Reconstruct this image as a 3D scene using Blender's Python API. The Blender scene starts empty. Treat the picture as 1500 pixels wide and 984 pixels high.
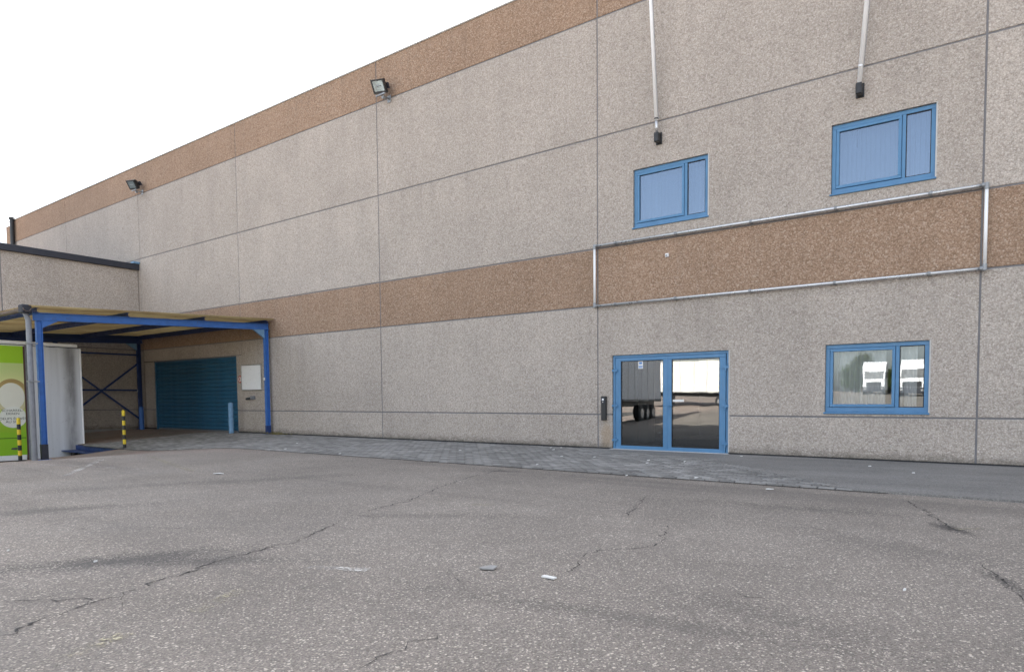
import bpy, bmesh, math, random
from mathutils import Matrix, Vector
R = math.radians
random.seed(7)
scene = bpy.context.scene
C = scene.collection

# ------------------------------------------------------------------ camera
CAM = Vector((8.396, -12.985, 1.158))
YAW, PITCH, ROLL, FPX, PPX, PPY = -0.5592, -0.0497, -0.0018, 926.3, 889.65, 634.3
_f = Vector((math.sin(YAW)*math.cos(PITCH), math.cos(YAW)*math.cos(PITCH), math.sin(PITCH)))
_r = Vector((math.cos(YAW), -math.sin(YAW), 0)); _u = _r.cross(_f)
_r2 = math.cos(ROLL)*_r + math.sin(ROLL)*_u; _u2 = -math.sin(ROLL)*_r + math.cos(ROLL)*_u
cd = bpy.data.cameras.new('camera'); cam = bpy.data.objects.new('camera', cd); C.objects.link(cam)
cam.matrix_world = Matrix(((_r2.x, _u2.x, -_f.x, CAM.x), (_r2.y, _u2.y, -_f.y, CAM.y), (_r2.z, _u2.z, -_f.z, CAM.z), (0, 0, 0, 1)))
cd.sensor_width = 36; cd.lens = FPX/1500*36
cd.shift_x = (750-PPX)/1500; cd.shift_y = (PPY-492)/1500
cd.clip_start = 0.05; cd.clip_end = 3000
scene.camera = cam

# ------------------------------------------------------------------ sky, sun, exposure
SUN_EL, SUN_AZ = 36, -12          # the sun stands behind the warehouse, a little to the left
w = bpy.data.worlds.new('World'); scene.world = w; w.use_nodes = True
wn = w.node_tree.nodes; wl = w.node_tree.links
sky = wn.new('ShaderNodeTexSky'); sky.sky_type = 'NISHITA'; sky.sun_disc = False
sky.sun_elevation = R(SUN_EL); sky.sun_rotation = R(SUN_AZ)
sky.air_density = 1.0; sky.dust_density = 3.0; sky.ozone_density = 1.0
hs = wn.new('ShaderNodeHueSaturation'); hs.inputs['Saturation'].default_value = 0.45
bg = wn['Background']; bg.inputs['Strength'].default_value = 0.12
wl.new(sky.outputs[0], hs.inputs['Color']); wl.new(hs.outputs[0], bg.inputs['Color'])
sd = bpy.data.lights.new('sun', 'SUN'); sd.energy = 5.0; sd.angle = R(0.5); sd.color = (1, .95, .87)
sun = bpy.data.objects.new('sun', sd); C.objects.link(sun)
_sv = Vector((math.sin(R(SUN_AZ))*math.cos(R(SUN_EL)), math.cos(R(SUN_AZ))*math.cos(R(SUN_EL)), math.sin(R(SUN_EL))))
sun.rotation_euler = _sv.to_track_quat('Z', 'Y').to_euler(); sun.location = (0, 20, 40)
vs = scene.view_settings
vs.view_transform = 'Standard'; vs.look = 'None'; vs.gamma = 1; vs.use_curve_mapping = False
vs.exposure = 2.25
scene.cycles.max_bounces = 7; scene.cycles.diffuse_bounces = 4; scene.cycles.caustics_reflective = False; scene.cycles.caustics_refractive = False

# ------------------------------------------------------------------ helpers
def at(px, py, z=0.0):                         # photograph pixel -> point at height z
    d = _f + _r2*((px-PPX)/FPX) - _u2*((py-PPY)/FPX)
    return CAM + d*((z-CAM.z)/d.z)
def at_y(px, py, y):
    d = _f + _r2*((px-PPX)/FPX) - _u2*((py-PPY)/FPX)
    return CAM + d*((y-CAM.y)/d.y)

class MB:
    def __init__(s): s.v = []; s.f = []
    def add(s, vs_, fs):
        n = len(s.v); s.v += [tuple(p) for p in vs_]; s.f += [tuple(i+n for i in f) for f in fs]; return s
    def box(s, x0, x1, y0, y1, z0, z1, b=0):
        if b <= 0:
            v = [(x, y, z) for x in (x0, x1) for y in (y0, y1) for z in (z0, z1)]
            return s.add(v, [(0, 1, 3, 2), (4, 6, 7, 5), (0, 4, 5, 1), (2, 3, 7, 6), (0, 2, 6, 4), (1, 5, 7, 3)])
        bm = bmesh.new(); bmesh.ops.create_cube(bm, size=1)
        for q in bm.verts: q.co = Vector(((x0+x1)/2+q.co.x*(x1-x0), (y0+y1)/2+q.co.y*(y1-y0), (z0+z1)/2+q.co.z*(z1-z0)))
        bmesh.ops.bevel(bm, geom=bm.edges[:], offset=b, segments=1, affect='EDGES')
        bm.verts.index_update()
        s.add([q.co for q in bm.verts], [[q.index for q in f.verts] for f in bm.faces]); bm.free(); return s
    def tube(s, p, q, r, n=10, r2=None, cap=True):
        p = Vector(p); q = Vector(q); d = (q-p).normalized(); r2 = r if r2 is None else r2
        a = d.orthogonal().normalized(); b = d.cross(a)
        v = [p+(a*math.cos(t)+b*math.sin(t))*r for t in [2*math.pi*i/n for i in range(n)]]
        v += [q+(a*math.cos(t)+b*math.sin(t))*r2 for t in [2*math.pi*i/n for i in range(n)]]
        f = [(i, (i+1) % n, n+(i+1) % n, n+i) for i in range(n)]
        if cap: f += [tuple(range(n))[::-1], tuple(range(n, 2*n))]
        return s.add(v, f)
    def beam(s, p, q, w_, h, side=(1, 0, 0)):    # rectangular bar from p to q; w_ along side
        p = Vector(p); q = Vector(q); d = (q-p).normalized(); a = Vector(side); a = (a-d*a.dot(d)).normalized(); b = d.cross(a)
        o = [a*sx*w_/2+b*sy*h/2 for sx, sy in ((-1, -1), (1, -1), (1, 1), (-1, 1))]
        v = [p+k for k in o]+[q+k for k in o]
        return s.add(v, [(0, 1, 5, 4), (1, 2, 6, 5), (2, 3, 7, 6), (3, 0, 4, 7), (3, 2, 1, 0), (4, 5, 6, 7)])
    def ibeam(s, p, q, w_, h, tf=.014, tw=.01, side=(1, 0, 0)):   # two flanges and a web
        p = Vector(p); q = Vector(q); d = (q-p).normalized(); a = Vector(side); a = (a-d*a.dot(d)).normalized(); b = d.cross(a)
        s.beam(p+b*(h-tf)/2, q+b*(h-tf)/2, w_, tf, side); s.beam(p-b*(h-tf)/2, q-b*(h-tf)/2, w_, tf, side)
        return s.beam(p, q, tw, h-2*tf, side)
    def prism(s, poly, axis, a0, a1):            # 2-D outline extruded along an axis
        def P(u, v, a): return (a, u, v) if axis == 'x' else ((u, a, v) if axis == 'y' else (u, v, a))
        n = len(poly); v = [P(u, k, a0) for u, k in poly]+[P(u, k, a1) for u, k in poly]
        return s.add(v, [(i, (i+1) % n, n+(i+1) % n, n+i) for i in range(n)]+[tuple(range(n))[::-1], tuple(range(n, 2*n))])
    def build(s, name, m, parent=None, smooth=False):
        me = bpy.data.meshes.new(name); me.from_pydata(s.v, [], s.f)
        bm = bmesh.new(); bm.from_mesh(me); bmesh.ops.recalc_face_normals(bm, faces=bm.faces[:]); bm.to_mesh(me); bm.free()
        if smooth:
            for p in me.polygons: p.use_smooth = True
        return link(name, me, m, parent)
LOCAL = []                                      # things whose parts are given in their own axes
def link(name, me, m, parent=None):
    if m is not None: me.materials.append(m)
    o = bpy.data.objects.new(name, me); C.objects.link(o)
    if parent is not None:
        o.parent = parent
        if parent.type == 'EMPTY' and parent not in LOCAL: o.matrix_parent_inverse = Matrix.Translation(-parent.location)
    return o
def thing(name, label, cat, loc=(0, 0, 0), group=None):
    o = bpy.data.objects.new(name, None); C.objects.link(o); o.location = loc; o.empty_display_size = .2
    return tag(o, label, cat, group)
def tag(o, label, cat, group=None):
    o['label'] = label; o['category'] = cat
    if group: o['group'] = group
    return o
def struct(o): o['kind'] = 'structure'; return o

# ------------------------------------------------------------------ materials
class NT:
    def __init__(s, name):
        s.m = bpy.data.materials.new(name); s.m.use_nodes = True; s.t = s.m.node_tree; s.t.nodes.clear()
        s.out = s.n('ShaderNodeOutputMaterial'); s.tc = s.n('ShaderNodeTexCoord'); s.P = s.tc.outputs['Object']
    def n(s, k, **kw):
        x = s.t.nodes.new(k)
        for a, b in kw.items(): setattr(x, a, b)
        return x
    def l(s, a, b):
        if isinstance(a, bpy.types.NodeSocket): s.t.links.new(a, b)
        else: b.default_value = a
    def map(s, vec, scale=(1, 1, 1), loc=(0, 0, 0), rot=(0, 0, 0)):
        x = s.n('ShaderNodeMapping'); s.l(vec, x.inputs[0]); x.inputs['Scale'].default_value = scale
        x.inputs['Location'].default_value = loc; x.inputs['Rotation'].default_value = rot; return x.outputs[0]
    def noise(s, scale, detail=4, rough=.55, vec=None, dist=0):
        x = s.n('ShaderNodeTexNoise'); s.l(vec or s.P, x.inputs['Vector']); x.inputs['Scale'].default_value = scale
        x.inputs['Detail'].default_value = detail; x.inputs['Roughness'].default_value = rough; x.inputs['Distortion'].default_value = dist
        return x.outputs['Fac']
    def voro(s, scale, vec=None, feat='F1', rnd=1.0):
        x = s.n('ShaderNodeTexVoronoi', feature=feat); s.l(vec or s.P, x.inputs['Vector']); x.inputs['Scale'].default_value = scale
        x.inputs['Randomness'].default_value = rnd; return x
    def ramp(s, fac, stops, interp='LINEAR'):
        x = s.n('ShaderNodeValToRGB'); x.color_ramp.interpolation = interp; e = x.color_ramp.elements
        while len(e) < len(stops): e.new(.5)
        for i, (p, c) in enumerate(stops):
            e[i].position = p; e[i].color = (c, c, c, 1) if isinstance(c, (int, float)) else (*c, 1)
        s.l(fac, x.inputs[0]); return x.outputs[0]
    def mix(s, fac, a, b, mode='MIX'):
        x = s.n('ShaderNodeMix', data_type='RGBA', blend_type=mode)
        s.l(fac, x.inputs[0])
        for v, k in ((a, 6), (b, 7)):
            if isinstance(v, (int, float)): v = (v, v, v)
            if isinstance(v, tuple): x.inputs[k].default_value = (*v, 1)
            else: s.l(v, x.inputs[k])
        return x.outputs[2]
    def math(s, op, a, b=0.0, clamp=False):
        x = s.n('ShaderNodeMath', operation=op, use_clamp=clamp); s.l(a, x.inputs[0]); s.l(b, x.inputs[1]); return x.outputs[0]
    def rng(s, v, a, b, c=0.0, d=1.0):
        x = s.n('ShaderNodeMapRange', interpolation_type='SMOOTHSTEP'); s.l(v, x.inputs[0])
        for i, k in enumerate((a, b, c, d)): x.inputs[i+1].default_value = k
        return x.outputs[0]
    def sep(s, vec=None):
        x = s.n('ShaderNodeSeparateXYZ'); s.l(vec or s.P, x.inputs[0]); return x.outputs
    def bump(s, h, strength=.3, dist=.01):
        x = s.n('ShaderNodeBump'); x.inputs['Strength'].default_value = strength; x.inputs['Distance'].default_value = dist
        s.l(h, x.inputs['Height']); return x.outputs[0]
    def rand(s):
        return s.n('ShaderNodeObjectInfo').outputs['Random']
    def pbr(s, col, rough=.6, metal=0.0, normal=None, spec=.5):
        x = s.n('ShaderNodeBsdfPrincipled')
        s.l((*col, 1) if isinstance(col, tuple) else col, x.inputs['Base Color'])
        s.l(rough, x.inputs['Roughness']); s.l(metal, x.inputs['Metallic']); x.inputs['Specular IOR Level'].default_value = spec
        if normal is not None: s.l(normal, x.inputs['Normal'])
        s.l(x.outputs[0], s.out.inputs[0]); s.b = x; return s.m

def aggregate(name, stops, fine, scale=38, grime=True, spread=.05):
    n = NT(name)
    wob = n.n('ShaderNodeVectorMath', operation='ADD'); n.l(n.P, wob.inputs[0])
    v1 = n.voro(scale, wob.outputs[0]); v2 = n.voro(scale*2.1)
    wob.inputs[1].default_value = (.013, .027, .009)
    c1 = n.ramp(n.sep(v1.outputs['Color'])[0], stops)
    c2 = n.ramp(n.sep(v2.outputs['Color'])[1], fine)
    col = n.mix(.42, c1, c2)
    edge = n.ramp(v1.outputs['Distance'], [(0.35, 1.0), (0.8, .8)])
    col = n.mix(1.0, col, edge, 'MULTIPLY')
    # cloudy tone of the casting, vertical weather streaks, tone of each panel
    col = n.mix(1.0, col, n.ramp(n.noise(.55, 5, .6), [(.3, .91), (.7, 1.06)]), 'MULTIPLY')
    col = n.mix(1.0, col, n.ramp(n.noise(1, 4, .6, n.map(n.P, (1.6, 1.6, .11))), [(.36, .975), (.6, 1.01)]), 'MULTIPLY')
    col = n.mix(1.0, col, n.ramp(n.noise(7, 3, .6), [(.3, .96), (.7, 1.03)]), 'MULTIPLY')
    col = n.mix(1.0, col, n.ramp(n.rand(), [(0, 1-spread), (1, 1+spread)]), 'MULTIPLY')
    zz = n.sep()[2]; runs = n.ramp(n.noise(1, 3, .6, n.map(n.P, (3.6, 3.6, .10), loc=(4, 2, 1))), [(.5, 0.0), (.66, 1.0)]); gate = None
    for zj in ((10.21, 7.45, 4.82, 3.45) if grime else (11.44, 4.83)):
        q = n.math('MULTIPLY', n.rng(zz, zj+.02, zj-.02), n.rng(zz, zj-1.7, zj-.05))
        gate = q if gate is None else n.math('MAXIMUM', gate, q)
    col = n.mix(n.math('MULTIPLY', n.math('MULTIPLY', runs, gate), .12), col, (.14, .125, .11))
    if grime:   # rusty patch under the intercom
        q = n.n('ShaderNodeMapping', vector_type='TEXTURE'); n.l(n.P, q.inputs[0]); q.inputs['Location'].default_value = (.24, 0, .34); q.inputs['Scale'].default_value = (.2, 3, .48)
        d = n.n('ShaderNodeVectorMath', operation='LENGTH'); n.l(q.outputs[0], d.inputs[0])
        col = n.mix(n.rng(n.math('ADD', d.outputs['Value'], n.math('MULTIPLY', n.math('SUBTRACT', n.noise(4, 5), .5), .8)), 1.05, .4, 0, .5), col, (.36, .255, .155))
    if grime:   # splashed dirt and moss in patches low on the wall
        z = n.sep()[2]
        lo = n.math('SUBTRACT', n.math('MULTIPLY', n.noise(5.5, 8, .8, n.map(n.P, (.7, .7, 1.6))), .62), z)
        col = n.mix(n.rng(lo, .05, .34, 0, .7), col, (.10, .088, .068))
    h = n.math('ADD', n.math('MULTIPLY', v1.outputs['Distance'], -1.0), n.math('MULTIPLY', v2.outputs['Distance'], -.5))
    return n.pbr(col, .88, normal=n.bump(h, .55, .012), spec=.25)

GREY = [(0, (.26, .218, .183)), (.14, (.395, .338, .289)), (.5, (.472, .412, .357)), (.82, (.532, .470, .412)), (1, (.65, .585, .525))]
GREYF = [(0, (.335, .287, .246)), (.5, (.468, .407, .355)), (1, (.575, .512, .455))]
BROWN = [(0, (.20, .118, .072)), (.25, (.30, .195, .13)), (.55, (.365, .245, .168)), (.82, (.43, .302, .216)), (1, (.57, .45, .355))]
BROWNF = [(0, (.23, .142, .09)), (.5, (.36, .242, .165)), (1, (.475, .35, .255))]
M = {}
M['agg'] = aggregate('grey_aggregate_concrete', GREY, GREYF)
M['aggb'] = aggregate('brown_aggregate_concrete', BROWN, BROWNF, grime=False)
def plain(name, col, rough=.5, metal=0.0, wear=.12, wcol=None, sc=6, spec=.5, bumps=.08):
    n = NT(name); f = n.noise(sc, 6, .65)
    c = n.mix(1.0, col, n.ramp(f, [(.25, 1-wear), (.75, 1+wear)]), 'MULTIPLY')
    if wcol: c = n.mix(n.rng(n.noise(sc*2.3, 8, .7), .60, .70, 0, .85), c, wcol)
    r = n.ramp(n.noise(sc*1.7, 4), [(.3, max(.05, rough-.1)), (.7, min(1, rough+.12))])
    return n.pbr(c, r, metal, n.bump(n.noise(sc*9, 3), bumps, .003), spec)
M['joint'] = plain('joint_sealant', (.185, .18, .185), .8)
M['dark'] = plain('dark_gap', (.03, .03, .032), .9)
M['blue'] = plain('blue_painted_aluminium', (.075, .205, .37), .42, sc=3, wear=.12)
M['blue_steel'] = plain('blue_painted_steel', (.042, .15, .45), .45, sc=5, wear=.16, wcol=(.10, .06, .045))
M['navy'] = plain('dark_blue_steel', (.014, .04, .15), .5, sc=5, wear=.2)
M['roller'] = plain('teal_blue_shutter_paint', (.022, .11, .20), .38, sc=2.2, wear=.18)
M['pale_blue'] = plain('worn_pale_blue_paint', (.16, .30, .46), .6, sc=9, wear=.25, wcol=(.30, .30, .29))
M['galv'] = plain('galvanised_steel', (.62, .63, .64), .33, .85, sc=8)
M['clamp'] = plain('dull_zinc', (.30, .31, .32), .5, .6)
M['white'] = plain('white_paint', (.88, .88, .88), .35, wear=.03)
M['black'] = plain('black_plastic', (.02, .021, .023), .45)
M['trim'] = plain('dark_bitumen_trim', (.022, .024, .035), .55)
M['pvc'] = plain('grey_pvc', (.22, .23, .25), .5, wear=.2)
M['brown_gutter'] = plain('brown_gutter', (.17, .125, .11), .6, wear=.2)
M['concrete'] = plain('smooth_concrete', (.30, .29, .275), .9, sc=3, wear=.2)
M['reveal'] = plain('light_reveal', (.5, .49, .47), .8)
M['alu'] = plain('brushed_metal', (.6, .6, .6), .35, .9)
M['red'] = plain('red_paint', (.45, .06, .04), .5)
M['yellow'] = plain('yellow_paint', (.70, .52, .03), .5, wear=.2)
M['paper'] = plain('paper', (.75, .74, .71), .9, wear=.06)
M['int_wall'] = plain('interior_wall', (.35, .33, .31), .9)
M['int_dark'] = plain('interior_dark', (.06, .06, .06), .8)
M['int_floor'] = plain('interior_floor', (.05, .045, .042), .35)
M['blind'] = plain('blind_fabric', (.40, .43, .47), .9, wear=.04)
M['tyre'] = plain('tyre_rubber', (.025, .025, .025), .85)
M['bark'] = plain('bark', (.10, .075, .05), .9)

def glass_mat(name, tint, base=.05, rtint=(.95, .98, 1), f=1.0):
    n = NT(name)
    tr = n.n('ShaderNodeBsdfTransparent'); tr.inputs[0].default_value = (*tint, 1)
    gl = n.n('ShaderNodeBsdfGlossy'); gl.inputs['Roughness'].default_value = 0.0; gl.inputs[0].default_value = (*rtint, 1)
    n.l(n.bump(n.noise(1.3, 1), .11, .01), gl.inputs['Normal'])
    fr = n.n('ShaderNodeFresnel'); fr.inputs[0].default_value = 1.52
    k = n.math('ADD', n.math('MULTIPLY', fr.outputs[0], 1.7*f), base, True)
    mx = n.n('ShaderNodeMixShader'); n.l(k, mx.inputs[0]); n.l(tr.outputs[0], mx.inputs[1]); n.l(gl.outputs[0], mx.inputs[2])
    n.l(mx.outputs[0], n.out.inputs[0]); return n.m
M['glass'] = glass_mat('window_glass', (.95, .97, .98), .02, (.92, .97, 1), .8)
M['glass_up'] = glass_mat('sky_tinted_glass', (.66, .72, .78), .08, (.58, .71, .88), 1.15)  # blue of the reflected sky is put into the reflection tint
M['glass_door'] = glass_mat('door_glass', (.66, .69, .70), .06, (.95, .98, 1))

def asphalt():
    n = NT('old_asphalt'); p = n.sep()
    v1 = n.voro(104); v2 = n.voro(170); v3 = n.voro(36)
    r1 = n.sep(v1.outputs['Color'])[0]; r2 = n.sep(v2.outputs['Color'])[1]; r3 = n.sep(v3.outputs['Color'])[2]
    base = n.ramp(r2, [(0, (.10, .094, .088)), (.5, (.17, .16, .15)), (1, (.25, .235, .22))])
    stone = n.ramp(r1, [(0, (.085, .08, .076)), (.55, (.175, .163, .152)), (.78, (.23, .212, .195)), (.9, (.34, .318, .29)), (1, (.66, .62, .57))])
    col = n.mix(n.ramp(v1.outputs['Distance'], [(.3, .78), (.62, .2)]), base, stone)
    col = n.mix(n.math('MULTIPLY', n.rng(r3, .93, .96), n.ramp(v3.outputs['Distance'], [(.2, .8), (.32, 0.0)])), col, (.5, .47, .43))
    # broad tones: worn and pinkish areas, wheel paths, oil, painted shade under the canopy
    col = n.mix(1.0, col, n.ramp(n.noise(.33, 6, .62), [(.3, .80), (.7, 1.14)]), 'MULTIPLY')
    col = n.mix(1.0, col, n.ramp(n.noise(1.6, 5, .65), [(.3, .88), (.72, 1.09)]), 'MULTIPLY')
    col = n.mix(n.math('MULTIPLY', n.rng(p[0], -4, -13), n.rng(n.noise(.5, 4), .35, .6, 0, .55)), col, (.235, .175, .16))
    tr = n.noise(1, 4, .6, n.map(n.P, (.05, .9, 1), rot=(0, 0, R(6)), loc=(3, 1, 0)))
    col = n.mix(n.rng(n.math('ADD', tr, n.math('MULTIPLY', n.math('SUBTRACT', n.noise(9, 5, .8), .5), .22)), .54, .7, 0, .40), col, (.09, .086, .084))
    wob = n.math('ADD', n.math('MULTIPLY', n.math('SUBTRACT', n.noise(1.9, 6, .7), .5), 1.9), n.math('MULTIPLY', n.math('SUBTRACT', r1, .5), .7))
    def stain(px, py, rx, ry, rot, amt):  # dark patches: real stains, plus the shade painted below the canopy
        nonlocal col
        c = at(px, py)
        d = n.n('ShaderNodeVectorMath', operation='LENGTH')
        q = n.n('ShaderNodeMapping', vector_type='TEXTURE'); n.l(n.P, q.inputs[0]); q.inputs['Location'].default_value = (c.x, c.y, 0)
        q.inputs['Rotation'].default_value = (0, 0, R(rot)); q.inputs['Scale'].default_value = (rx, ry, 50)
        n.l(q.outputs[0], d.inputs[0])
        k = n.math('ADD', d.outputs['Value'], wob)
        col = n.mix(n.rng(k, 1.0, .15, 0, amt), col, (.052, .05, .05))
    stain(160, 822, 1.15, .30, 55, .75); stain(290, 822, .9, .16, 35, .55); stain(1392, 773, .42, .13, -55, .85)
    stain(1478, 855, .5, .10, -60, .8); stain(60, 748, 1.7, .35, 60, .45); stain(930, 905, 1.6, .14, 8, .34)
    stain(1180, 745, 1.5, .25, 5, .4); stain(1120, 900, .8, .2, -10, .28); stain(1310, 800, 1.2, .4, -20, .28)
    stain(735, 690, .5, .12, 20, .7); stain(640, 755, 1.5, .2, 30, .3); stain(330, 705, 2.5, .4, 60, .35); stain(250, 634, 2.2, 1.6, 0, .5)  # last one: some oil, mostly canopy shade painted into the asphalt colour
    h = n.math('ADD', n.math('MULTIPLY', v1.outputs['Distance'], -1.0), n.math('MULTIPLY', v2.outputs['Distance'], -.5))
    h = n.math('ADD', h, n.math('MULTIPLY', n.noise(2.5, 3), 2.5))
    rough = n.ramp(n.noise(.8, 3), [(.3, .72), (.7, .92)])
    col = n.mix(1.0, col, (1.38, 1.285, 1.175), 'MULTIPLY')
    return n.pbr(col, rough, normal=n.bump(h, .7, .008), spec=.4)
M['asphalt'] = asphalt()
def apron_mat():
    n = NT('dusty_dark_apron')
    v = n.voro(90)
    col = n.ramp(n.sep(v.outputs['Color'])[0], [(0, (.145, .138, .129)), (.6, (.208, .198, .184)), (1, (.29, .277, .258))])
    col = n.mix(1.0, col, n.ramp(n.noise(.7, 6, .65, n.map(n.P, (.5, 1.3, 1))), [(.3, .74), (.7, 1.2)]), 'MULTIPLY')
    return n.pbr(col, .8, normal=n.bump(n.noise(40, 4), .3, .005), spec=.4)
M['apron'] = apron_mat()
def paver_mat():
    n = NT('grey_concrete_paver')
    isl = n.n('ShaderNodeNewGeometry').outputs['Random Per Island']
    r = n.math('FRACT', n.math('ADD', isl, n.math('MULTIPLY', n.rand(), 7.31)))
    wp = n.n('ShaderNodeNewGeometry').outputs['Position']
    col = n.ramp(r, [(0, (.172, .164, .153)), (.5, (.236, .226, .211)), (1, (.315, .302, .283))])
    col = n.mix(1.0, col, n.ramp(n.noise(.8, 6, .65, wp), [(.3, .70), (.7, 1.14)]), 'MULTIPLY')
    col = n.mix(1.0, col, n.ramp(n.noise(60, 3, .6, wp), [(.3, .82), (.7, 1.12)]), 'MULTIPLY')
    return n.pbr(col, .82, normal=n.bump(n.noise(70, 4, .6, wp), .35, .004), spec=.4)
M['paver'] = paver_mat()
M['bed'] = plain('paver_joint_dirt', (.035, .032, .028), .95, sc=5, wear=.3)


# ------------------------------------------------------------------ ground
def sm(a, b, x):
    t = max(0, min(1, (x-a)/(b-a))); return t*t*(3-2*t)
PROF = [(0, 0), (-1, -.02), (-4.36, -.265), (-5.48, -.39), (-6.3, -.425), (-7.2, -.46), (-10, -.56), (-16, -.6), (-30, -.3), (-60, 0)]
def hgt(x, y):
    z = 0.0
    wx = sm(-7.5, -14, x)
    if wx > 0 and y < 0:
        for (a, za), (b, zb) in zip(PROF, PROF[1:]):
            if b <= y <= a: z = za+(zb-za)*(y-a)/(b-a); break
        z *= wx
    if y < -15: z += min(2.4, .04*(-15-y))
    return z
PIT = (-23.6, -14.78, -30.0, -4.3)              # loading ramp pit
def arange(a, b, s):
    k = max(1, round((b-a)/s)); return [a+(b-a)*i/k for i in range(k)]
xs = arange(-400, -60, 40)+arange(-60, -26, 4)+arange(-26, PIT[0], .5)+arange(PIT[0], PIT[1], .5)+arange(PIT[1], -6, .5)+arange(-6, 12, 1)+arange(12, 60, 6)+arange(60, 401, 40)+[400]
ys = arange(-400, -100, 30)+arange(-100, -30, 5)+arange(-30, -18, 2)+arange(-18, PIT[3], .45)+arange(PIT[3], 0.5, .43)+arange(.5, 30, 6)+arange(30, 401, 40)+[400]
v = [(x, y, hgt(x, y)) for y in ys for x in xs]; nx = len(xs); f = []
for j in range(len(ys)-1):
    for i in range(nx-1):
        cx = (xs[i]+xs[i+1])/2; cy = (ys[j]+ys[j+1])/2
        if PIT[0] < cx < PIT[1] and PIT[2] < cy < PIT[3]: continue
        f.append((j*nx+i, j*nx+i+1, (j+1)*nx+i+1, (j+1)*nx+i))
yard = struct(MB().add(v, f).build('yard', M['asphalt'], smooth=True))
yard['label'] = 'worn grey asphalt yard with cracks and stains'
# pit walls and floor
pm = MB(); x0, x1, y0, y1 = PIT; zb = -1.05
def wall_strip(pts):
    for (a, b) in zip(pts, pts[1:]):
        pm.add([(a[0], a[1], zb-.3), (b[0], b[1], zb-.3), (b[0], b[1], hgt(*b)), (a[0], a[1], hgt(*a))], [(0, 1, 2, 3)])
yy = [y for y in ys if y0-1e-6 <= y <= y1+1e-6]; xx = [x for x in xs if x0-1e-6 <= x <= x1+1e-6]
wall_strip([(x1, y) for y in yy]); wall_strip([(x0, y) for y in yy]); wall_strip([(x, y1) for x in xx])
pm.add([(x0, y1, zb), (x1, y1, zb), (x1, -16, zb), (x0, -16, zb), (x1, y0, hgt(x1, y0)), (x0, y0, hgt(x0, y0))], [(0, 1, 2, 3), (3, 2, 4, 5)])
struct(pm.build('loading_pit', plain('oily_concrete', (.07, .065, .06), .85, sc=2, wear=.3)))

# paved strip along the wall: bed, single pavers near the camera, the rest as one mass
PV_X0, PV_X1, PV_Y0 = -17.6, 7.2, -4.43
bx = arange(PV_X0, PV_X1, .6)+[PV_X1]; by = [PV_Y0-.03]+arange(PV_Y0, .05, .45)+[.05]
bed = MB().add([(x, y, hgt(x, y)+.006) for y in by for x in bx],
               [(j*len(bx)+i, j*len(bx)+i+1, (j+1)*len(bx)+i+1, (j+1)*len(bx)+i) for j in range(len(by)-1) for i in range(len(bx)-1)])
paving = struct(bed.build('paved_strip', M['bed']))
APR = [(6.75, -4.425), (6.35, -4.05), (5.9, -3.5), (5.25, -3.05), (4.7, -2.4), (4.0, -1.95), (3.5, -1.25), (2.4, -1.0), (1.4, -.75), (.5, -.5), (-.2, -.22), (-.4, -.03)]
def in_apron(x, y):
    if y > -.03: return False
    for (xa, ya), (xb, yb) in zip(APR, APR[1:]):
        if ya <= y <= yb: return x > xa+(xb-xa)*(y-ya)/(yb-ya)
    return False
L_, W_ = .23, .115; cells = []
nr = int((-.03-PV_Y0)/W_)
for j in range(nr):
    y = PV_Y0+W_*(j+.5); off = (j % 2)*L_/2
    i = 0
    while True:
        x = PV_X0+L_*(i+.5)+off; i += 1
        if x > 7.1: break
        if in_apron(x-.2, y) : continue
        if y > PV_Y0+.12 and x < -14.5 and y < -3.4: pass
        cells.append((x, y))
cells.sort(key=lambda c: (c[0]-CAM.x)**2+(c[1]-CAM.y)**2)
def paver_geo(b=.010, t=.022):
    a, c = L_/2-.010, W_/2-.009
    v = [(-a, -c, -.01), (a, -c, -.01), (a, c, -.01), (-a, c, -.01), (-a, -c, t-b), (a, -c, t-b), (a, c, t-b), (-a, c, t-b),
         (-a+b, -c+b, t), (a-b, -c+b, t), (a-b, c-b, t), (-a+b, c-b, t)]
    return v, [(0, 1, 5, 4), (1, 2, 6, 5), (2, 3, 7, 6), (3, 0, 4, 7), (4, 5, 9, 8), (5, 6, 10, 9), (6, 7, 11, 10), (7, 4, 8, 11), (8, 9, 10, 11)]
pg = paver_geo(); pme = bpy.data.meshes.new('paver'); pme.from_pydata(pg[0], [], pg[1]); pme.materials.append(M['paver'])
for x, y in cells[:300]:
    o = bpy.data.objects.new('paver', pme); C.objects.link(o); o.parent = paving
    o.location = (x, y, hgt(x, y)+random.uniform(-.002, .003)); o.rotation_euler = (random.gauss(0, .006), random.gauss(0, .006), random.gauss(0, .006))
rest = MB()
for x, y in cells[300:]:
    h0 = hgt(x, y)+random.uniform(-.002, .003)
    rest.add([(x+a, y+b, h0+(hgt(x+a, y+b)-hgt(x, y))+c) for a, b, c in pg[0]], pg[1])
ro = rest.build('pavers', M['paver'], paving); ro['kind'] = 'stuff'
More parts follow.
